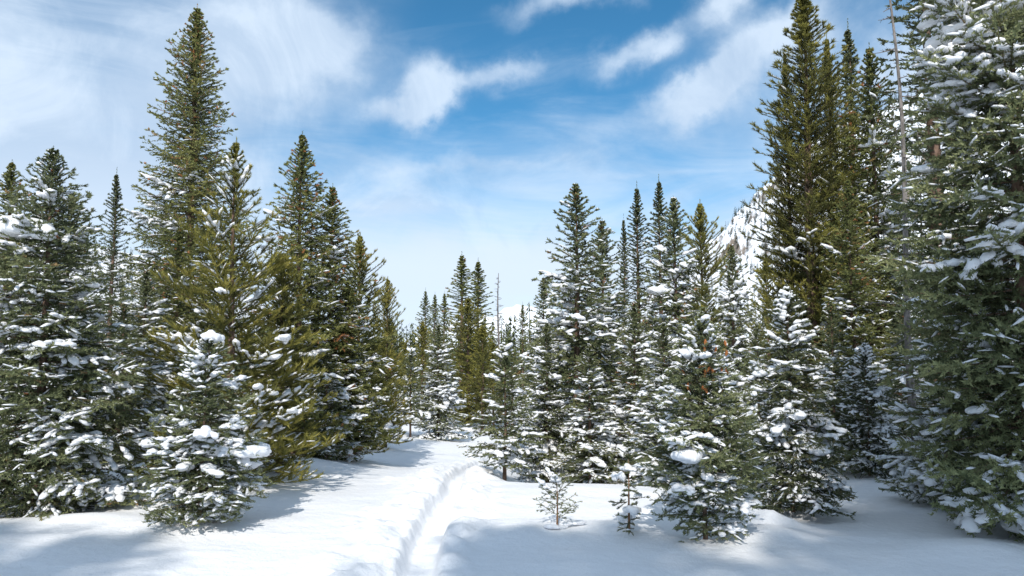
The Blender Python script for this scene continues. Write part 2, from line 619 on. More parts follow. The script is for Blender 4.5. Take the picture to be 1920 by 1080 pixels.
def make_tree(key, H, Rm, n, seed, mat, S=SPR, power=.8, low=.03, lod=1.0, snow=.5, snow_top=1.0, clump=(.0, 0), top_pitch=.75, low_pitch=-.12,
              curl=.12, rust=.0, gappy=.25, lean=(0, 0), tr=None, bark=None, bright=0.0, big=1.0, lumpy=.5, leader=True, clump_size=.1, skew=1.45, bulge=0.0, dens=1.6, foot=.72, footk=3.0):
    rng = np.random.default_rng(seed)
    S = dict(S)
    n = int(n * dens)
    S['seg'] *= lod
    S['gap'] *= lod ** .7
    S['ter'] *= lod ** .9 if S['ter'] else 0
    if S['ter'] and S['ter'] > 0 and lod > 2.2:
        S['ter'] = 0
    nl, nw = S['nl'] * lod ** .75, S['nw'] * lod ** 1.05
    Z0 = low * H
    u = (np.arange(n) + rng.uniform(-.5, .5, n)) / n
    u = np.clip(u, 0, .995)
    h = Z0 + (H * .975 - Z0) * (1 - (1 - u) ** skew)
    phi = np.arange(n) * 2.39996 + rng.normal(0, .35, n)
    rel = (h - Z0) / (H - Z0)
    prof = np.minimum((1 - rel) ** power, (1 - rel) * 1.8 + .002) * (1 + bulge * np.sin(rel * math.pi))
    prof *= np.minimum(1, foot + rel * footk)
    tipk = np.clip((1 - rel) / .16, .12, 1) ** .6
    Ls = Rm * prof * rng.uniform(1 - gappy, 1 + gappy * .6, n) * tipk + (.004 * H + .02) * tipk
    # whole sides of the crown stick out or fall back
    Ls *= 1 + .20 * vnoise(np.cos(phi) * 1.3 + seed, np.sin(phi) * 1.3, rel * 5, seed=seed)
    P0, P1, TT, LV, BI, mains = [], [], [], [], [], []
    for i in range(n):
        k = rel[i]
        pitch = low_pitch + (top_pitch - low_pitch) * k ** 1.5 + rng.normal(0, .07)
        cu = curl * (1 - k) + rng.normal(0, .05)
        a, b, c, d, M = bough(rng, Ls[i], pitch, cu, S)
        ca, sa = math.cos(phi[i]), math.sin(phi[i])
        Rz = np.array([[ca, sa, 0], [-sa, ca, 0], [0, 0, 1.0]])
        off = np.array([lean[0] * h[i] + .0, lean[1] * h[i], h[i]])
        P0.append(a @ Rz + off)
        P1.append(b @ Rz + off)
        TT.append(c)
        LV.append(d)
        BI.append(np.full(len(a), i))
        mains.append(M @ Rz + off)
    if leader:
        zz = np.arange(.86 * H, H * .985, S['seg'])
        A = np.stack([lean[0] * zz, lean[1] * zz, zz], -1)
        B = A + np.array([0, 0, S['seg']])
        P0.append(A)
        P1.append(B)
        TT.append(np.full(len(A), .9))
        LV.append(np.zeros(len(A)))
        BI.append(np.full(len(A), n - 1))
    P0, P1, TT, LV, BI = (np.concatenate(q) for q in (P0, P1, TT, LV, BI))
    keep = P1[:, 2] > .015 * H * 0 + .02
    keep &= rng.uniform(0, 1, len(P0)) < np.where(TT < .25, .55, 1.0)
    P0, P1, TT, LV, BI = P0[keep], P1[keep], TT[keep], LV[keep], BI[keep]
    N, K = len(P0), S['K']
    D = norm(P1 - P0)
    SL = np.linalg.norm(P1 - P0, axis=1)
    # needles
    ref = norm(rng.normal(size=(N, 3)))
    U = norm(np.cross(D, ref))
    Vv = np.cross(D, U)
    th = (np.arange(K)[None] * 2.4 + rng.uniform(0, 6.28, (N, 1)))
    rad = U[:, None] * np.cos(th)[..., None] + Vv[:, None] * np.sin(th)[..., None]
    f = (np.arange(K)[None] + rng.uniform(0, 1, (N, K))) / K
    basep = P0[:, None] + (P1 - P0)[:, None] * f[..., None]
    an = np.radians(S['na'] + rng.normal(0, 9, (N, K)))[..., None]
    ln = (nl * rng.uniform(.75, 1.2, (N, K)) * (1 - .4 * sstep(P0[:, 2] / H, .86, .98))[:, None])[..., None]
    tipv = (D[:, None] * np.cos(an) + rad * np.sin(an)) * ln
    tipv[..., 2] += nl * .12
    tip = basep + tipv
    wv = np.cross(D[:, None], rad) * nw
    V = np.stack([basep - wv, basep + wv, tip], 2).reshape(-1, 3)
    T = np.arange(len(V)).reshape(-1, 3)
    # colour: bough to bough, inner old needles darker with crown-interior shade painted in, shoot tips paler
    btint = rng.normal(0, .10, n)
    tint = .46 + bright + btint[BI] + .40 * (TT - .55) + rng.normal(0, .11, N) + .06 * (LV == 2)
    tint += .10 * vnoise(P0[:, 0] * 2.2 / big, P0[:, 1] * 2.2 / big, P0[:, 2] * 2.2 / big, seed=seed + 5)
    tint = np.clip(tint, 0, .92)
    if rust > 0:
        rr = rust * (.25 + 1.5 * sstep(P0[:, 2] / H, .45, .95))
        tint = np.where(rng.uniform(0, 1, N) < rr, rng.uniform(.955, 1, N), tint)
    tint = np.repeat(tint, K * 3)
    crown = mesh_from(key + '_crown', V, T, mat, tint=tint)
    # trunk with the main axes of the boughs
    r0 = (tr if tr else H * .013 + .008)
    zz = np.linspace(-.25, H * .97, 12)
    wig = .006 * H * np.sin(zz * 2.3 / H * 3 + seed)
    P = np.stack([lean[0] * zz + wig * .5, lean[1] * zz, zz], -1)
    rr = r0 * np.clip(1 - zz / H, .05, 1.1) ** .9
    parts = [tube(P, rr, 8)]
    for i in range(n):
        M = mains[i]
        st = max(1, len(M) // 3)
        Mi = M[::st]
        if len(Mi) < 2:
            Mi = M[[0, -1]]
        br = max(.0022, min(.02, Ls[i] * .0085)) * lod ** .3
        parts.append(tube(Mi, np.linspace(br, br * .25, len(Mi)), 3))
    # shoots
    sel = np.nonzero(LV == 1)[0]
    if len(sel):
        A, B = P0[sel], P1[sel]
        w = U[sel] * (.0018 * lod ** .8)
        Vs = np.stack([A - w, A + w, B], 1).reshape(-1, 3)
        parts.append((Vs, np.arange(len(Vs)).reshape(-1, 3)))
    TV, TF = join(parts)
    trunk = mesh_from(key + '_trunk', TV, TF, bark or BARK, smooth=True)
    # snow
    res = dict(trunk=trunk, crown=crown, H=H, clumps=[])
    sw = .025 * lod ** .75
    g1 = vnoise(P0[:, 0] * 5 / big, P0[:, 1] * 5 / big, P0[:, 2] * 7 / big, seed=seed + 11)
    g2 = vnoise(P0[:, 0] * 1.6 / big, P0[:, 1] * 1.6 / big, P0[:, 2] * 1.9 / big, seed=seed + 12)
    hh = P0[:, 2] / H
    amt = snow * (1 + (snow_top - 1) * sstep(hh, .25, .85))
    score = amt * (.62 + 1.2 * np.maximum(0, g1 + lumpy * g2 + .1)) * sstep(TT, .1, .45)
    flat = np.abs(D[:, 2])
    score *= (1 - .6 * flat)
    load = vnoise(np.cos(phi) * 1.6 + 3, np.sin(phi) * 1.6, rel * 9, seed=seed + 31) * .8 + rng.normal(0, .45, n)
    amt_b = snow * (1 + (snow_top - 1) * sstep(rel, .25, .85))
    heavy = ((load > .28 / np.maximum(amt_b, .03) - .12) & (rel < .93))[BI]
    pick = rng.uniform(0, 1, N) < score * np.where(heavy, .34, .24)
    parts = []
    C = (P0 + P1) / 2 + np.array([0, 0, 1.0]) * sw * .40
    idx = np.nonzero(pick)[0]
    if len(idx):
        k = .75 + .8 * np.clip(g1[idx] + g2[idx] * .5, 0, 1)
        w = sw * .62 * k * rng.uniform(.6, 1.25, len(idx))
        parts.append(blobs(C[idx], D[idx], SL[idx] * .62 * rng.uniform(.7, 1.3, len(idx)) + w * .3, w, w * .62 * rng.uniform(.7, 1.2, len(idx)), rng, ICO1))
    # joined pillows lying along the loaded boughs, thick over the twigs, thin near the trunk and at the tip
    pil = sstep(TT, .22, .45) * (1 - .5 * sstep(TT, .85, 1.0))
    run = g1 + .5 * g2 > -.45
    fat = np.nonzero(heavy & run & (LV < 2) & (rng.uniform(0, 1, N) < pil * .85) & (flat < .8))[0]
    if len(fat):
        w = sw * pil[fat] * (1.05 + .75 * np.clip(g1[fat] + .3, 0, 1)) * rng.uniform(.8, 1.25, len(fat))
        Cf = C[fat] + np.array([0, 0, 1.0]) * w[:, None] * .30
        parts.append(blobs(Cf, D[fat], np.maximum(SL[fat] * .75, w), w * rng.uniform(.9, 1.3, len(fat)), w * rng.uniform(.5, .75, len(fat)), rng, ICO1, .22))
    if parts:
        SV, SF = join(parts)
        res['snow'] = mesh_from(key + '_snow', SV, SF, SNOW_TREE, smooth=True)
    # places for the heavy single clumps
    nc = clump[1]
    if nc:
        cand = np.nonzero((LV <= 1) & (TT > .35) & (TT < .95) & (hh < min(.86, clump[0])) & (hh > .14))[0]
        wgt = np.exp(2.5 * (g1 + g2)[cand])
        wgt /= wgt.sum()
        ch = rng.choice(cand, size=min(nc, len(cand)), replace=False, p=wgt)
        for c in ch:
            s = clump_size * rng.lognormal(-.08, .45)
            res['clumps'].append((P0[c] + np.array([0, 0, nl * .3 + s * .22]), math.atan2(D[c, 1], D[c, 0]), s, float(np.clip(D[c, 2], -.5, .4))))
    res['tris'] = len(T) + len(TF) + (len(SF) if parts else 0)
    return res


# single heavy clumps of snow that sit on boughs: eight shapes
def clump_mesh(i):
    """a pad of snow draped over a fan of twigs: overlapping lumps fused into one skin"""
    rng = np.random.default_rng(900 + i)
    n = int(rng.integers(7, 13))
    parts = []
    fan = rng.uniform(.5, 1.0)
    for j in range(n):
        t = rng.uniform(0, 1)
        x = (t - .4) * 2.1
        y = rng.uniform(-1, 1) * fan * (1 - .55 * abs(t - .45) * 2)
        r = rng.uniform(.26, .55) * (1.05 - .45 * abs(y))
        zz = -.22 * x * x - .38 * y * y + rng.uniform(-.05, .14)
        V, T = ICO2
        V = V * (1 + rng.uniform(-.12, .12, (len(V), 1)))
        V = V * np.array([r * rng.uniform(1.0, 1.7), r * rng.uniform(.8, 1.1), r * rng.uniform(.55, .8)]) + np.array([x, y, zz])
        parts.append((V, T))
    V, T = join(parts)
    tmp = bpy.data.objects.new('tmp', mesh_from('tmp', V, T, SNOW_TREE))
    col.objects.link(tmp)
    md = tmp.modifiers.new('r', 'REMESH')
    md.mode = 'VOXEL'
    md.voxel_size = .11
    sm = tmp.modifiers.new('s', 'SMOOTH')
    sm.factor = .6
    sm.iterations = 2
    bpy.context.view_layer.update()
    me = bpy.data.meshes.new_from_object(tmp.evaluated_get(bpy.context.evaluated_depsgraph_get()))
    me.name = 'snow_clump_shape'
    bpy.data.objects.remove(tmp)
    co = np.empty(len(me.vertices) * 3)
    me.vertices.foreach_get('co', co)
    co = co.reshape(-1, 3)
    co *= (1 + .07 * fbm(co[:, 0] * 3, co[:, 1] * 3, co[:, 2] * 3, seed=i, oct=3))[:, None]
    me.vertices.foreach_set('co', co.ravel())
    me.polygons.foreach_set('use_smooth', np.full(len(me.polygons), True))
    if not me.materials:
        me.materials.append(SNOW_TREE)
    me.update()
    return me


CLUMPS = [clump_mesh(i) for i in range(8)]

PROTO = {}
COUNT = [0]


def proto(key, **kw):
    if key not in PROTO:
        PROTO[key] = make_tree(key, **kw)
        COUNT[0] += PROTO[key]['tris']
        print('proto', key, PROTO[key]['tris'])
    return PROTO[key]


def place(key, px, top, name, label, cat='tree', base=None, d=None, rot=None, wide=1.0, group=None, clumps=True, tilt=(0, 0), sink=0.0, at=None, height=None):
    """stand a copy of prototype `key` where the photograph shows it: column px, top row, and either its base row or its distance"""
    p = PROTO[key]
    if at is not None:
        x, y = at
    elif d is not None:
        x, y = ray(px, HOR)[0] * d, d
    else:
        x, y = hit(px, base)
    z = gz(x, y) - sink
    if height is None:
        height = CAMZ + ray(px, top)[1] * y - z
    s = height / p['H']
    root = bpy.data.objects.new(name, None)
    root.empty_display_size = .2
    col.objects.link(root)
    root.location = (x, y, z)
    root.rotation_euler = (tilt[0], tilt[1], rot if rot is not None else (px * 1.7) % 6.28)
    root.scale = (s * wide, s * wide, s)
    root['label'] = label
    root['category'] = cat
    if group:
        root['group'] = group
    obj('trunk', p['trunk'], root)
    obj('crown', p['crown'], root)
    if 'snow' in p:
        o = obj('branch_snow', p['snow'], root)
        o['kind'] = 'stuff'
    if clumps:
        for j, (P, a, sc, pit) in enumerate(p['clumps']):
            c = obj('snow_clump', CLUMPS[j % 8], root)
            c.location = P
            c.rotation_euler = (0, -pit * .6, a)
            c.scale = (sc, sc, sc)
    return root

# ------------------------------------------------------------------ mounds of snow (before anything is stood on the ground)
def mound(px, py, rx, ry, h):
    x, y = hit(px, py)
    MOUNDS.append((x, y, rx, ry, h))


_m = [(1415, 985, .32, .28, .19), (1440, 1010, .34, .25, .10), (1275, 975, .22, .22, .22), (1340, 1000, .25, .2, .05), (1215, 975, .20, .2, .10), (1160, 985, .3, .2, .04),
      (1045, 985, .2, .15, .06), (895, 893, .35, .4, .09), (925, 890, .3, .3, .06), (1000, 1000, .5, .35, .05), (1500, 955, .6, .3, .04),
      (330, 990, .35, .2, .05), (450, 945, .3, .25, .06), (90, 975, .8, .25, .06), (1820, 1030, .5, .3, .05), (1650, 890, .5, .5, .08)]
_wells = [(66, 958, .5, .35, -.10), (372, 978, .26, .2, -.08), (372, 985, .55, .3, .05), (1330, 1010, .22, .18, -.09), (1330, 1020, .5, .3, .05), (947, 903, .2, .2, -.06),
          (1490, 945, .35, .3, -.10), (1490, 965, .6, .3, .06), (1622, 890, .3, .3, -.08), (440, 900, .35, .3, -.08), (769, 820, .2, .3, -.05)]
_m += _wells
_pts = [hit(a[0], a[1]) + a[2:] for a in _m]
MOUNDS.extend(_pts)
build_ground()

# ------------------------------------------------------------------ tree kinds
# near spruces, each its own shape
proto('near_a', H=1.75, Rm=.60, n=74, seed=1, mat=SPRUCE, power=.75, snow=.75, clump=(.95, 20), clump_size=.068, low_pitch=-.2, lean=(-.0, 0), bright=.02, skew=1.1, foot=.5, footk=2.6, dens=2.5, low=.0, tr=.02)
proto('near_b', H=2.0, Rm=.46, n=92, seed=2, mat=SPRUCE, power=.70, snow=.72, clump=(.92, 34), clump_size=.066, low_pitch=-.22, curl=.15, rust=.006, bulge=.45, bright=.06, foot=.50, footk=2.0, dens=2.6, low=.0, tr=.022)
proto('near_c', H=2.1, Rm=.62, n=90, seed=3, mat=FIR, power=.75, snow=.8, clump=(.95, 24), clump_size=.06, low_pitch=-.38, curl=.10, bright=.02, dens=2.2, low=.01, tr=.025)
proto('near_big', H=4.2, Rm=1.05, n=190, seed=4, mat=SPRUCE, lod=1.25, power=.62, snow=.75, clump=(.9, 90), clump_size=.062, low_pitch=-.42, curl=.25, bright=.10, big=1.6)
proto('near_left', H=3.6, Rm=1.0, n=165, seed=5, mat=SPRUCE, lod=1.25, power=.68, snow=.7, snow_top=.5, clump=(.8, 34), clump_size=.066, low_pitch=-.36, curl=.18, rust=.004, big=1.6, bright=0)
proto('mid_a', H=4.0, Rm=.85, n=120, seed=6, mat=SPRUCE, lod=1.7, power=.75, snow=.75, snow_top=.5, clump=(.8, 34), clump_size=.075, low_pitch=-.34, curl=.2, big=2, rust=.01, bright=.06)
proto('mid_b', H=4.0, Rm=.95, n=130, seed=7, mat=SPRUCE, lod=1.7, power=.80, snow=.78, snow_top=.75, clump=(.9, 56), clump_size=.085, low_pitch=-.38, low=.01, curl=.18, big=2, bright=.08)
proto('mid_small', H=2.0, Rm=.58, n=72, seed=8, mat=SPRUCE, lod=1.45, power=.8, snow=.8, clump=(.9, 16), clump_size=.05, low_pitch=-.18, low=.14, big=1.3, tr=.03, bright=.06, foot=.6)
proto('olive_a', H=5.5, Rm=1.25, n=170, seed=9, mat=OLIVE, lod=2.0, power=.85, snow=.7, snow_top=.15, clump=(.55, 30), clump_size=.07, low_pitch=-.22, curl=.18, big=2.5, rust=.018, gappy=.35, bright=.06)
proto('olive_tall', H=12, Rm=2.1, n=420, seed=10, mat=OLIVE, lod=3.0, power=.78, snow=.45, snow_top=.03, clump=(.4, 10), clump_size=.14, low_pitch=-.10, curl=.14, big=4, rust=.018, gappy=.45, low=.05, bright=.06)
proto('fir_spire', H=7, Rm=.80, n=150, seed=11, mat=FIR, lod=2.3, power=.85, snow=.5, snow_top=.25, low_pitch=-.25, curl=.12, big=2.5, rust=.01, gappy=.35, bright=.05)
proto('pine_near', H=4.4, Rm=1.3, n=60, dens=2.3, seed=12, mat=PINE, S=PIN, lod=1.2, power=1.0, snow=.7, snow_top=.7, clump=(.9, 40), clump_size=.065, low_pitch=-.35, top_pitch=1.2, curl=.38, low=.0, big=1.5, gappy=.35, bright=.05, bulge=.2)
proto('pine_mid', H=5, Rm=1.15, n=120, seed=13, mat=PINE, S=PIN, lod=1.7, power=.6, snow=.35, snow_top=.4, low_pitch=-.35, top_pitch=1.0, curl=.25, big=2, gappy=.4, bright=.05)
proto('pine_tall', H=11, Rm=1.15, n=260, seed=14, mat=PINE, S=dict(PIN, K=13), lod=2.2, power=.55, snow=.28, snow_top=.5, low_pitch=-.05, top_pitch=.9, curl=.25, big=3, gappy=.4, bright=-.05, low=.04, bulge=.15)
proto('lodgepole', H=18, Rm=1.5, n=130, seed=24, mat=PINE, S=dict(PIN, K=12), lod=5, power=.6, snow=.2, low_pitch=.1, top_pitch=1.0, curl=.2, big=5, gappy=.4, low=.58, tr=.16)
proto('far_spruce', H=8, Rm=1.35, n=90, seed=15, mat=OLIVE, lod=4.0, power=.8, snow=.5, snow_top=.2, low_pitch=-.2, curl=.15, big=4, gappy=.4, rust=.012)
proto('far_fir', H=8, Rm=1.2, n=110, seed=16, mat=OLIVE, lod=4.0, power=.8, snow=.35, snow_top=.2, low_pitch=-.2, curl=.15, big=4, gappy=.4, bright=.0)
proto('far_pine', H=7, Rm=1.3, n=80, seed=17, mat=PINE, S=PIN, lod=3.0, power=.6, snow=.15, snow_top=.3, low_pitch=.1, top_pitch=1.0, curl=.2, big=4, gappy=.4)
proto('sapling_a', H=.50, Rm=.25, n=17, seed=18, mat=SPRUCE, S=dict(SPR, gap=.045, seg=.04, nl=.018, nw=.003, ter=.035, wide=.5, tip=.04, K=11), dens=1.25, lod=1, power=.45, snow=.25, low_pitch=.30, top_pitch=1.1, curl=.25, low=.14, tr=.011, gappy=.3, bark=YOUNGBARK, bright=.0)
proto('sapling_b', H=.75, Rm=.16, n=18, seed=19, mat=SPRUCE, S=dict(SPR, gap=.05, seg=.045, nl=.02, nw=.003, ter=.035, wide=.5, tip=.05, K=16), lod=1, power=.3, snow=.6, low_pitch=-.2, top_pitch=.7, curl=.1, low=.05, tr=.011, gappy=.5, bark=YOUNGBARK)

# ------------------------------------------------------------------ the trees
P = place
# left side
P('near_left', 66, 268, 'spruce_tree', 'snowy dark green spruce at the left edge of the clearing, widest tree there', base=962)
P('mid_a', 122, 352, 'spruce_tree', 'spruce with a thin pointed top just behind the widest spruce at the left edge', d=10.5)
P('olive_a', 4, 296, 'spruce_tree', 'olive spruce cut by the left edge of the picture, behind the widest spruce', d=11.5)
P('fir_spire', 205, 318, 'fir_tree', 'slim dark spire of a fir standing alone against the sky left of the tallest spruce', d=17.5, wide=.95)
P('olive_tall', 348, 0, 'spruce_tree', 'very tall bare-topped olive spruce reaching the top of the picture on the left', d=19.5, wide=1.0)
P('mid_a', 220, 560, 'spruce_tree', 'small snowy spruce under the slim dark fir on the left', base=868, wide=1.15)
P('mid_b', 270, 500, 'spruce_tree', 'snow-spotted spruce between the slim dark fir and the large near pine', d=11.5, wide=1.1)
P('olive_a', 330, 420, 'spruce_tree', 'olive spruce filling the space below the very tall one on the left', d=13, rot=2.0, wide=1.1)
pn = P('pine_near', 432, 258, 'pine_tree', 'large yellow-green pine with upturned snow-laden arms behind the small leaning spruce', d=9.0, rot=.6)
P('pine_mid', 528, 470, 'pine_tree', 'lower bushy yellow-green pine to the right of the large near pine', d=9.9, rot=1.0)
na = P('near_a', 372, 622, 'spruce_tree', 'small snow-capped spruce standing alone in the left foreground', base=978, tilt=(0, .03), wide=1.05, rot=0.7)
P('olive_a', 558, 243, 'spruce_tree', 'tall spruce with rusty cones in its top, left of the open snow', d=12.5, rot=3.2, wide=1.0)
P('olive_a', 618, 342, 'spruce_tree', 'olive spruce against the right flank of the one with rusty cones', d=13, rot=5.0, wide=1.05)
P('pine_mid', 672, 438, 'pine_tree', 'pine with a blunt top at the right end of the left-hand stand', d=14.5, rot=2.0, wide=.85)
P('olive_a', 650, 520, 'spruce_tree', 'snow-striped spruce under the blunt-topped pine', d=13, rot=.5, wide=1.1)
P('pine_mid', 725, 520, 'pine_tree', 'small pine with one bent side limb near the opening of the valley', d=18.5, rot=4.0, wide=.75)
P('mid_small', 700, 660, 'spruce_tree', 'low spruce with dark skirt at the corner of the left-hand stand', base=838, rot=2.2)
P('mid_a', 610, 640, 'spruce_tree', 'short spruce with heavy snow stripes at the foot of the left-hand stand', base=862, rot=1.2, wide=1.1)
# centre
P('mid_small', 769, 650, 'spruce_tree', 'little spruce with a bare orange stem standing out on the open snow', base=820, rot=1.0, wide=.85)
P('mid_b', 822, 604, 'spruce_tree', 'heavily snowed young spruce at the far end of the open snow', d=24, wide=1.1, rot=.4)
P('pine_mid', 878, 556, 'pine_tree', 'golden green pine at the far end of the open snow', d=31, wide=1.25, rot=.9)
P('far_fir', 865, 474, 'fir_tree', 'left of the twin dark firs behind the golden green pine', d=44, wide=1.5)
P('far_fir', 896, 486, 'fir_tree', 'right of the twin dark firs behind the golden green pine', d=46, rot=2.0, wide=1.4)
P('far_spruce', 797, 542, 'spruce_tree', 'olive spruce left of the twin dark firs', d=42, wide=1.0)
P('far_fir', 815, 549, 'fir_tree', 'thin fir between the olive spruce and the dark little fir', d=52)
P('far_fir', 833, 547, 'fir_tree', 'dark little fir just left of the twin dark firs', d=48, rot=4.0)
P('far_spruce', 980, 568, 'spruce_tree', 'rusty olive spruce in front of the distant white peak', d=40, rot=1.5, wide=1.0)
P('mid_a', 1020, 515, 'spruce_tree', 'snow-flecked spruce just left of the broad spruce of the middle stand', d=22)
P('far_pine', 760, 640, 'pine_tree', 'small golden pine behind the little bare-stemmed spruce', d=36)
P('far_pine', 925, 640, 'pine_tree', 'golden pine behind the small spruce with the bare trunk', d=30, rot=3)
P('far_spruce', 960, 650, 'spruce_tree', 'brown-green spruce below the distant white peak', d=26, rot=4)
P('far_pine', 792, 600, 'pine_tree', 'golden pine crown over the little bare-stemmed spruce', d=33, rot=1.1, wide=1.2)
P('far_pine', 905, 610, 'pine_tree', 'golden pine low between the twin dark firs and the leafless tree', d=29, rot=5.1, wide=1.3)
P('far_spruce', 735, 600, 'spruce_tree', 'spruce half hidden behind the small pine with a bent limb', d=34, rot=4)
P('mid_small', 947, 640, 'spruce_tree', 'small drooping spruce with visible reddish trunk beside the end of the trench', base=900, d=10.6, rot=3.0)
# right of the trench
P('mid_a', 1082, 335, 'spruce_tree', 'broad pointed spruce first in the middle stand, with spiky bare top twigs', d=13, rot=2.0, wide=1.05)
P('mid_a', 1131, 405, 'spruce_tree', 'narrow spruce close behind the right side of the broad pointed spruce', d=15.5, rot=4.4)
P('mid_b', 1105, 640, 'spruce_tree', 'low white-loaded spruce in front of the broad pointed spruce', d=11.3, rot=1.0, wide=1.15)
P('mid_b', 1025, 600, 'spruce_tree', 'spruce with white drooping arms at the left foot of the broad pointed spruce', d=12.4, rot=4.0, wide=.9)
P('fir_spire', 1198, 344, 'fir_tree', 'slender fir, first of the pointed tops in the gap of the middle stand', d=17, rot=1)
P('fir_spire', 1172, 404, 'fir_tree', 'thin lower fir touching the left side of the first slender fir', d=18, rot=3, wide=.7)
P('fir_spire', 1240, 331, 'fir_tree', 'slender fir, tallest behind the thick snowy spruce', d=17, rot=5)
P('mid_b', 1268, 362, 'spruce_tree', 'thick snowy spruce in the centre of the middle stand', d=12.8, rot=2.2, wide=.9)
P('pine_mid', 1318, 377, 'pine_tree', 'golden green pine top rising between the thick snowy spruce and the mountain', d=22, wide=.8, rot=2)
P('mid_b', 1376, 452, 'spruce_tree', 'thin airy spruce top standing in front of the mountain slope', d=12.5, wide=.8, rot=5.2)
P('far_pine', 1440, 480, 'pine_tree', 'golden pine below the mountain slope', d=27)
P('mid_b', 1190, 560, 'spruce_tree', 'snowy spruce in the dark gap beside the thick snowy spruce', d=11.5, rot=.2, wide=1.0)
nb = P('near_b', 1322, 578, 'spruce_tree', 'young spruce with orange cones and snow drifts round its foot, foremost on the right', base=1012, rot=.4)
P('mid_b', 1245, 600, 'spruce_tree', 'white-loaded spruce behind the left shoulder of the young spruce with orange cones', d=9.9, rot=2.9, wide=1.1)
P('mid_b', 1420, 600, 'spruce_tree', 'snow-loaded spruce between the young spruce with orange cones and the dark one', d=9.8, rot=1.4, wide=.8)
P('near_c', 1478, 532, 'spruce_tree', 'dark shaded spruce with skirt touching the snow, right of the young spruce with cones', d=7.7, rot=.9, wide=.95)
P('mid_a', 1560, 560, 'spruce_tree', 'shaded spruce behind the right shoulder of the dark skirted spruce', d=10.5, rot=2.5, wide=.95)
P('near_c', 1622, 640, 'spruce_tree', 'small dark spruce at the edge of the shaded snow on the right', d=10.0, rot=2.4, wide=.9)
P('pine_tall', 1527, -35, 'pine_tree', 'tall dense brown-green pine rising beside the mountain to the top of the picture', d=15, rot=.7, wide=1.2)
P('pine_tall', 1488, 88, 'pine_tree', 'narrow dark pine pressed against the left side of the tall dense pine', d=15.7, rot=3.3, wide=.55)
P('pine_tall', 1570, 60, 'pine_tree', 'brown-green pine top at the right side of the tall dense pine', d=16.2, rot=5.3, wide=.7)
P('fir_spire', 1612, 42, 'fir_tree', 'dark needle-shaped fir top next to the tall dense pine', d=16.5, rot=1.9)
P('olive_a', 1652, 78, 'spruce_tree', 'thin-topped snowy spruce between the needle-shaped fir and the dead grey trunk', d=14.5, rot=.9, wide=.8)
P('olive_a', 1600, 330, 'spruce_tree', 'lower olive spruce under the needle-shaped fir', d=12.5, rot=2.9, wide=.9)
P('fir_spire', 1690, 330, 'fir_tree', 'fir hidden behind the dead grey trunk', d=15.5, rot=2.9, wide=1.2)
P('fir_spire', 1765, -230, 'fir_tree', 'dark tall fir cut by the top of the picture behind the nearest right-hand spruce', d=12.5, rot=.3, wide=1.35)
ng = P('near_big', 1925, -330, 'spruce_tree', 'nearest and largest spruce, filling the right edge of the picture', d=6.7, rot=1.2, wide=.85)
P('near_big', 1830, 380, 'spruce_tree', 'spruce with long snow-covered arms on the left side of the largest right-hand spruce', d=8.3, rot=3.6, wide=1.15)
P('mid_a', 1700, 560, 'spruce_tree', 'shaded spruce in the dark gap left of the long-armed spruce', d=11, rot=5, wide=1.0)
P('near_big', 2060, 150, 'spruce_tree', 'spruce beyond the right edge whose arms reach into the picture', d=7.4, rot=5.0, wide=1.1)

# saplings
s1 = P('sapling_a', 1045, 890, 'spruce_sapling', 'tiny spruce sapling with a ball of snow on its tip in the foreground snow', 'sapling', base=988, rot=.5, height=.46)
s2 = P('sapling_b', 1180, 840, 'spruce_sapling', 'thin spruce sapling draped with a saddle of snow, left of the young spruce with cones', 'sapling', base=1000, rot=2.1, height=.80)


def clump_on(root, P, s, i=0, a=0.0, name='snow_clump'):
    """a snow clump given in the tree's own frame"""
    c = obj(name, CLUMPS[i], root)
    c.location = P
    c.rotation_euler = (0, 0, a)
    c.scale = s if isinstance(s, tuple) else (s, s, s)
    return c


clump_on(s1, (0, 0, .46), (.035, .045, .07), 1)
clump_on(s1, (.0, .06, .30), (.035, .035, .04), 3)
clump_on(s1, (-.1, -.1, .03), (.08, .09, .07), 6)
clump_on(s1, (.12, -.06, .03), (.09, .07, .06), 0)
clump_on(s2, (0, 0, .53), (.08, .09, .09), 2)
clump_on(s2, (.05, .06, .46), (.06, .05, .11), 3)
clump_on(s2, (-.10, .05, .22), (.06, .06, .08), 4)
clump_on(s2, (.09, -.05, .10), (.07, .07, .09), 7)
clump_on(s2, (0, 0, .68), (.015, .02, .06), 5)
# the big cap on the tip of the small left spruce, heavy pads low on it and on the pine behind
clump_on(na, (0, 0, 1.72), (.085, .10, .15), 2, .5)
clump_on(na, (.30, -.28, .66), (.13, .10, .13), 5, .3)
clump_on(na, (-.12, -.42, .86), (.12, .11, .13), 1, 1.3)
for (X, Z, a, sx, sy, sz, i) in [(487, 835, 1.2, .10, .11, .14, 4), (432, 872, .2, .17, .13, .12, 0), (405, 862, .5, .13, .12, .11, 7), (298, 828, .3, .15, .13, .12, 3)]:
    dx, dz = ray(X, Z)
    yy = 7.35
    q = pn.matrix_basis.inverted() @ Vector((dx * yy, yy, CAMZ + dz * yy))
    k = pn.scale[0]
    clump_on(pn, q, (sx / k, sy / k, sz / k), i, a)

# cones hanging among the twigs
def cone_mesh():
    V, T = ICO2
    V = V * np.array([.011, .011, .030])
    a = np.arctan2(V[:, 1], V[:, 0])
    V[:, :2] *= (1 + .18 * np.sin(a * 5 + V[:, 2] * 420))[:, None]
    return mesh_from('cone_shape', V, T, CONE, smooth=False)


CONE = bark_mat('cone_scales', (.22, .08, .03), (.50, .20, .07), 40.0)
CM = cone_mesh()
crng = np.random.default_rng(77)


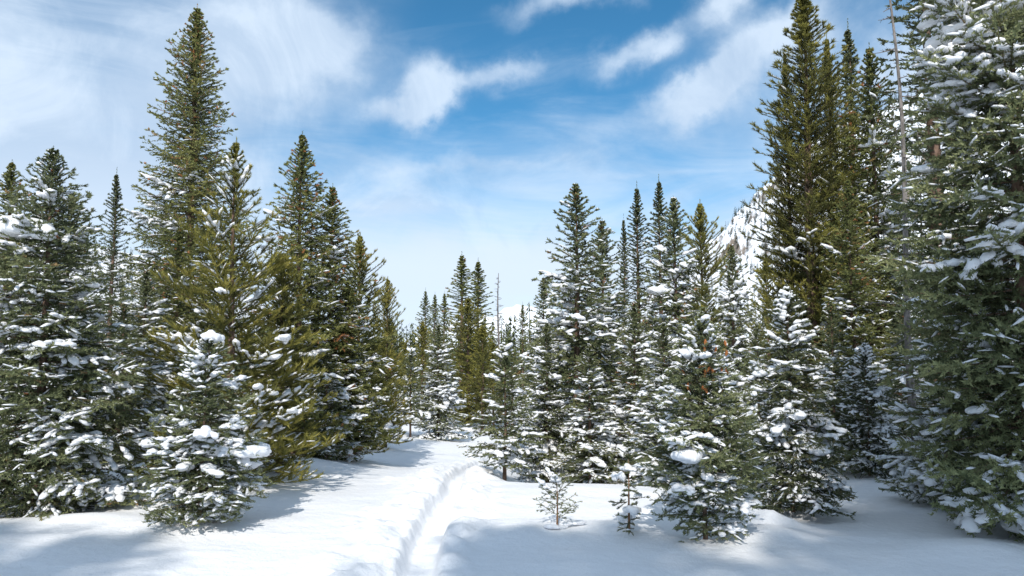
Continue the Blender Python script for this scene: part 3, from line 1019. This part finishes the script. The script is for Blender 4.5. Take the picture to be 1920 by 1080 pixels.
def cones(root, n, h0, h1, r, sc, side):
    for _ in range(n):
        c = obj('cone', CM, root)
        a = side + crng.normal(0, .7)
        rr = r * crng.uniform(.5, 1.0)
        c.location = (rr * math.cos(a), rr * math.sin(a), crng.uniform(h0, h1))
        c.rotation_euler = (crng.normal(0, .25), crng.normal(0, .25), 0)
        c.scale = (sc, sc, sc)


cones(nb, 22, 1.25, 1.72, .24, 1.0, -math.pi / 2 - nb.rotation_euler[2])
cones(ng, 20, 2.9, 3.6, .34, .85, -math.pi / 2 - .5 - ng.rotation_euler[2])
# trees behind the camera that shade the foreground
BK = 'trees behind the viewer that shade the foreground'
for i, (tx, ty, h) in enumerate([(.15, 6.6, 19), (1.0, 6.5, 20), (2.1, 5.1, 18), (3.5, 7.8, 20), (4.6, 9.2, 20), (5.8, 9.8, 20),
                                 (-3.3, 6.4, 18), (-4.7, 6.9, 19)]):
    L = h / math.tan(R(SUN_EL))
    x, y = tx - L * math.sin(R(SUN_DIR_AZ)), ty - L * math.cos(R(SUN_DIR_AZ))
    P('lodgepole', 960, 0, 'pine_tree', 'tall bare-stemmed pine of the row behind the viewer', at=(x, y), height=h, rot=tx * 3, group=BK, clumps=False, wide=1.25)


# ------------------------------------------------------------------ dead trees
def dead_tree(key, H, r0, nb, seed, L0, lean, power=.6, drop=-.1, twig=True, r1=.15):
    rng = np.random.default_rng(seed)
    zz = np.linspace(-.2, H, 14)
    Pp = np.stack([lean * zz + .01 * H * np.sin(zz / H * 5 + seed), .004 * H * np.sin(zz / H * 7), zz], -1)
    tr = tube(Pp, r0 * (1 - (1 - r1) * np.clip(zz / H, 0, 1)), 8)
    parts = []
    for i in range(nb):
        h = H * (.12 + .86 * (i + rng.uniform()) / nb)
        L = L0 * (1 - h / H) ** power * rng.uniform(.35, 1.1) + .05 * L0
        a = rng.uniform(0, 6.28)
        t = np.linspace(0, 1, 5)
        bend = rng.uniform(-.35, .25)
        pt = np.stack([np.cos(a + bend * t) * L * t, np.sin(a + bend * t) * L * t, L * (drop * t + rng.uniform(-.25, .35) * t * t)], -1)
        c = np.array([np.interp(h, zz, Pp[:, k]) for k in range(3)])
        parts.append(tube(pt + c, np.linspace(r0 * .16, r0 * .03, 5) + .0015, 4))
        if twig:
            for _ in range(4):
                k = rng.integers(1, 4)
                b = a + rng.choice([-1, 1]) * rng.uniform(.5, 1)
                l = L * rng.uniform(.15, .4)
                q = pt[k] + c
                e = q + np.array([np.cos(b) * l, np.sin(b) * l, l * rng.uniform(-.3, .5)])
                parts.append(tube(np.stack([q, (q + e) / 2 + [0, 0, .02 * l], e]), np.array([.06, .045, .02]) * r0 + .001, 3))
    return tr, join(parts)


def place_dead(px, top, d, label, key, H0, **kw):
    x = ray(px, HOR)[0] * d
    z = gz(x, d)
    H = CAMZ + ray(px, top)[1] * d - z
    (tv, tf), (bv, bf) = dead_tree(key, H=H, **kw)
    root = bpy.data.objects.new('dead_tree', None)
    col.objects.link(root)
    root.location = (x, d, z)
    root['label'] = label
    root['category'] = 'tree'
    obj('trunk', mesh_from('dead_trunk', tv, tf, GREYBARK, smooth=True), root)
    b = obj('branches', mesh_from('dead_branches', bv, bf, GREYBARK, smooth=True), root)
    b['kind'] = 'stuff'
    return root


place_dead(1722, -60, 9.8, 'leaning dead grey trunk with a few broken branches among the right-hand trees', 'snag', 6, r0=.055, nb=26, seed=4, L0=.75, lean=-.035, drop=-.3, r1=.2)
place_dead(936, 512, 33, 'thin leafless grey tree in front of the distant white peak', 'snag2', 6, r0=.09, nb=90, seed=7, L0=1.1, lean=0.0, drop=.05, power=.8)
place_dead(1745, 250, 12.5, 'thin dead grey stem right of the leaning dead trunk', 'snag3', 6, r0=.035, nb=22, seed=9, L0=.5, lean=-.02, drop=-.2)


# ------------------------------------------------------------------ mountains, hill and far forest
def terrain(name, label, x0, x1, y0, y1, nx, ny, fn, mat):
    X, Y = np.meshgrid(np.linspace(x0, x1, nx), np.linspace(y0, y1, ny))
    Z = fn(X, Y)
    V = np.stack([X, Y, Z], -1).reshape(-1, 3)
    i = (np.arange(ny - 1)[:, None] * nx + np.arange(nx - 1)[None, :]).ravel()
    Q = np.stack([i, i + 1, i + nx + 1, i + nx], -1)
    o = obj(name, mesh_from(name, V, Q, mat, smooth=False))
    o['kind'] = 'structure'
    o['label'] = label
    return o


def rock_snow(name, lo, hi, scale, tree=0.0):
    m, t, out = new_mat(name)
    g = t.n('ShaderNodeNewGeometry')
    s = t.n('ShaderNodeSeparateXYZ')
    t.link(g.outputs['Normal'], s.inputs[0])
    n = t.noise(g.outputs['Position'], scale, 8.0, 0.65)
    v = t.m('ADD', s.outputs[2], t.m('MULTIPLY', t.m('SUBTRACT', n, .5), .9))
    f = t.smooth(v, lo, hi)
    rn = t.noise(g.outputs['Position'], scale * 5, 4, .6)
    rock = t.mix(rn, (.12, .10, .085), (.34, .28, .22))
    c = t.mix(f, rock, (.84, .87, .91))
    principled(t, out, c, .8, .15)
    return m


MX = np.array([60, 100, 137, 155, 177, 200, 240, 281, 340, 460, 800])
MZ = np.array([-10, 44, 80, 100, 127, 140, 168, 192, 215, 225, 200])


def mount(x, y):
    top = np.interp(x * 500 / 500, MX, MZ)
    k = np.clip((y - 250) / 250, 0, 1) ** 1.15
    back = np.clip((y - 500) / 300, 0, 1)
    z = top * k * (1 - .5 * back)
    z = z + (8 * (1 - 2 * np.abs(fbm(x * .022, y * .012, seed=70, oct=4))) + 3.0 * fbm(x * .12, y * .10, seed=75, oct=4)) * sstep(k, .1, .6) - 4 * sstep(k, .1, .6)
    return z - 5


ROCK = rock_snow('mountain_rock_and_snow', .33, .50, .09)
terrain('rocky_mountain', 'steep snowy mountain slope with rock bands behind the right-hand trees', 40, 700, 240, 620, 340, 220, mount, ROCK)


def peak(x, y):
    r = np.hypot((x - 40) / 520, (y - 2500) / 500)
    r2 = np.hypot((x - 330) / 500, (y - 2600) / 500)
    r3 = np.hypot((x + 300) / 500, (y - 2700) / 500)
    z = np.maximum.reduce([138 * (1 - r), 80 * (1 - r2), 20 * (1 - r3)])
    return z + 26 * fbm(x * .008, y * .008, seed=81, oct=5) * sstep(z, -30, 60) - 12


FARROCK = rock_snow('far_peak_snow', .30, .50, .012)
terrain('distant_snowy_peak', 'small distant white peak at the end of the valley', -1200, 1400, 1900, 3200, 260, 130, peak, FARROCK)


def left_hill(x, y):
    t = np.interp(x, [-400, -250, -215, -180, -150, -110, -60], [66, 64, 58, 48, 30, 8, -10])
    k = np.clip((y - 160) / 190, 0, 1)
    return t * k + 2.5 * fbm(x * .05, y * .05, seed=90, oct=3) * sstep(k, .1, .5) - 5


terrain('forested_hill', 'snowy wooded hillside far behind the left-hand trees', -400, -40, 155, 460, 90, 80, left_hill, SNOW_GROUND)


def far_trees(name, label, pts, mat, seed):
    """many far conifers: ragged tiers round a stem, joined"""
    rng = np.random.default_rng(seed)
    Vs, Ts, tint, n = [], [], [], 0
    for (x, y, z, h) in pts:
        r = h * rng.uniform(.13, .20)
        k = 44
        zz = np.sort(rng.uniform(.08, .97, k))
        a = rng.uniform(0, 6.28, k)
        l = r * (1 - zz) ** .8 * rng.uniform(.6, 1.3, k) + .02 * h
        ca, sa = np.cos(a), np.sin(a)
        c = np.stack([np.zeros(k), np.zeros(k), zz * h], -1)
        d = np.stack([ca * l, sa * l, -l * .3], -1)
        w = np.stack([-sa * l * .26, ca * l * .26, 0 * l], -1)
        tip = c + d
        up = np.array([0, 0, h * .03])
        V = np.stack([c + up, tip - w, tip + w, c - up * .8], 1)
        i0 = n + np.arange(k)[:, None] * 4
        Vs.append((V + np.array([x, y, z])).reshape(-1, 3))
        Ts.append(np.concatenate([i0 + [0, 1, 2], i0 + [3, 2, 1]]))
        tint.append(np.full(4 * k, np.clip(rng.normal(.35, .15), 0, .9)))
        n += 4 * k
        st = np.array([[-.02, 0, 0], [.02, 0, 0], [0, 0, 1.0]]) * h + np.array([x, y, z])
        Vs.append(st)
        Ts.append(np.array([[n, n + 1, n + 2]]))
        tint.append(np.full(3, .1))
        n += 3
    me = mesh_from(name, np.concatenate(Vs), np.concatenate(Ts), mat, tint=np.concatenate(tint))
    o = obj(name, me)
    o['kind'] = 'stuff'
    o['label'] = label
    o['category'] = 'forest'
    return o


rng = np.random.default_rng(5)
pts = []
X, Y = rng.uniform(60, 330, 3200), rng.uniform(280, 520, 3200)
ok = vnoise(X * .03, Y * .02, seed=3) > -.25
X, Y = X[ok], Y[ok]
pts = list(zip(X, Y, mount(X, Y) - .3, rng.uniform(3, 8.5, len(X))))
far_trees('mountain_forest', 'thin scatter of small conifers on the steep mountain slope', pts, FIR, 1)
pts = []
X, Y = rng.uniform(-260, -45, 1300), rng.uniform(170, 360, 1300)
pts = list(zip(X, Y, left_hill(X, Y) - .3, rng.uniform(5, 10, 1300)))
far_trees('hillside_forest', 'conifers covering the far hillside on the left', pts, OLIVE, 2)
Y = rng.uniform(70, 240, 1700)
X = rng.uniform(-.6, .75, 1700) * Y
pts = list(zip(X, Y, ground(X, Y, False) - .3, rng.uniform(5.5, 9.5, 1700)))
far_trees('valley_forest', 'dense far conifers closing the end of the valley', pts, OLIVE, 3)
print('unique tree tris', COUNT[0])
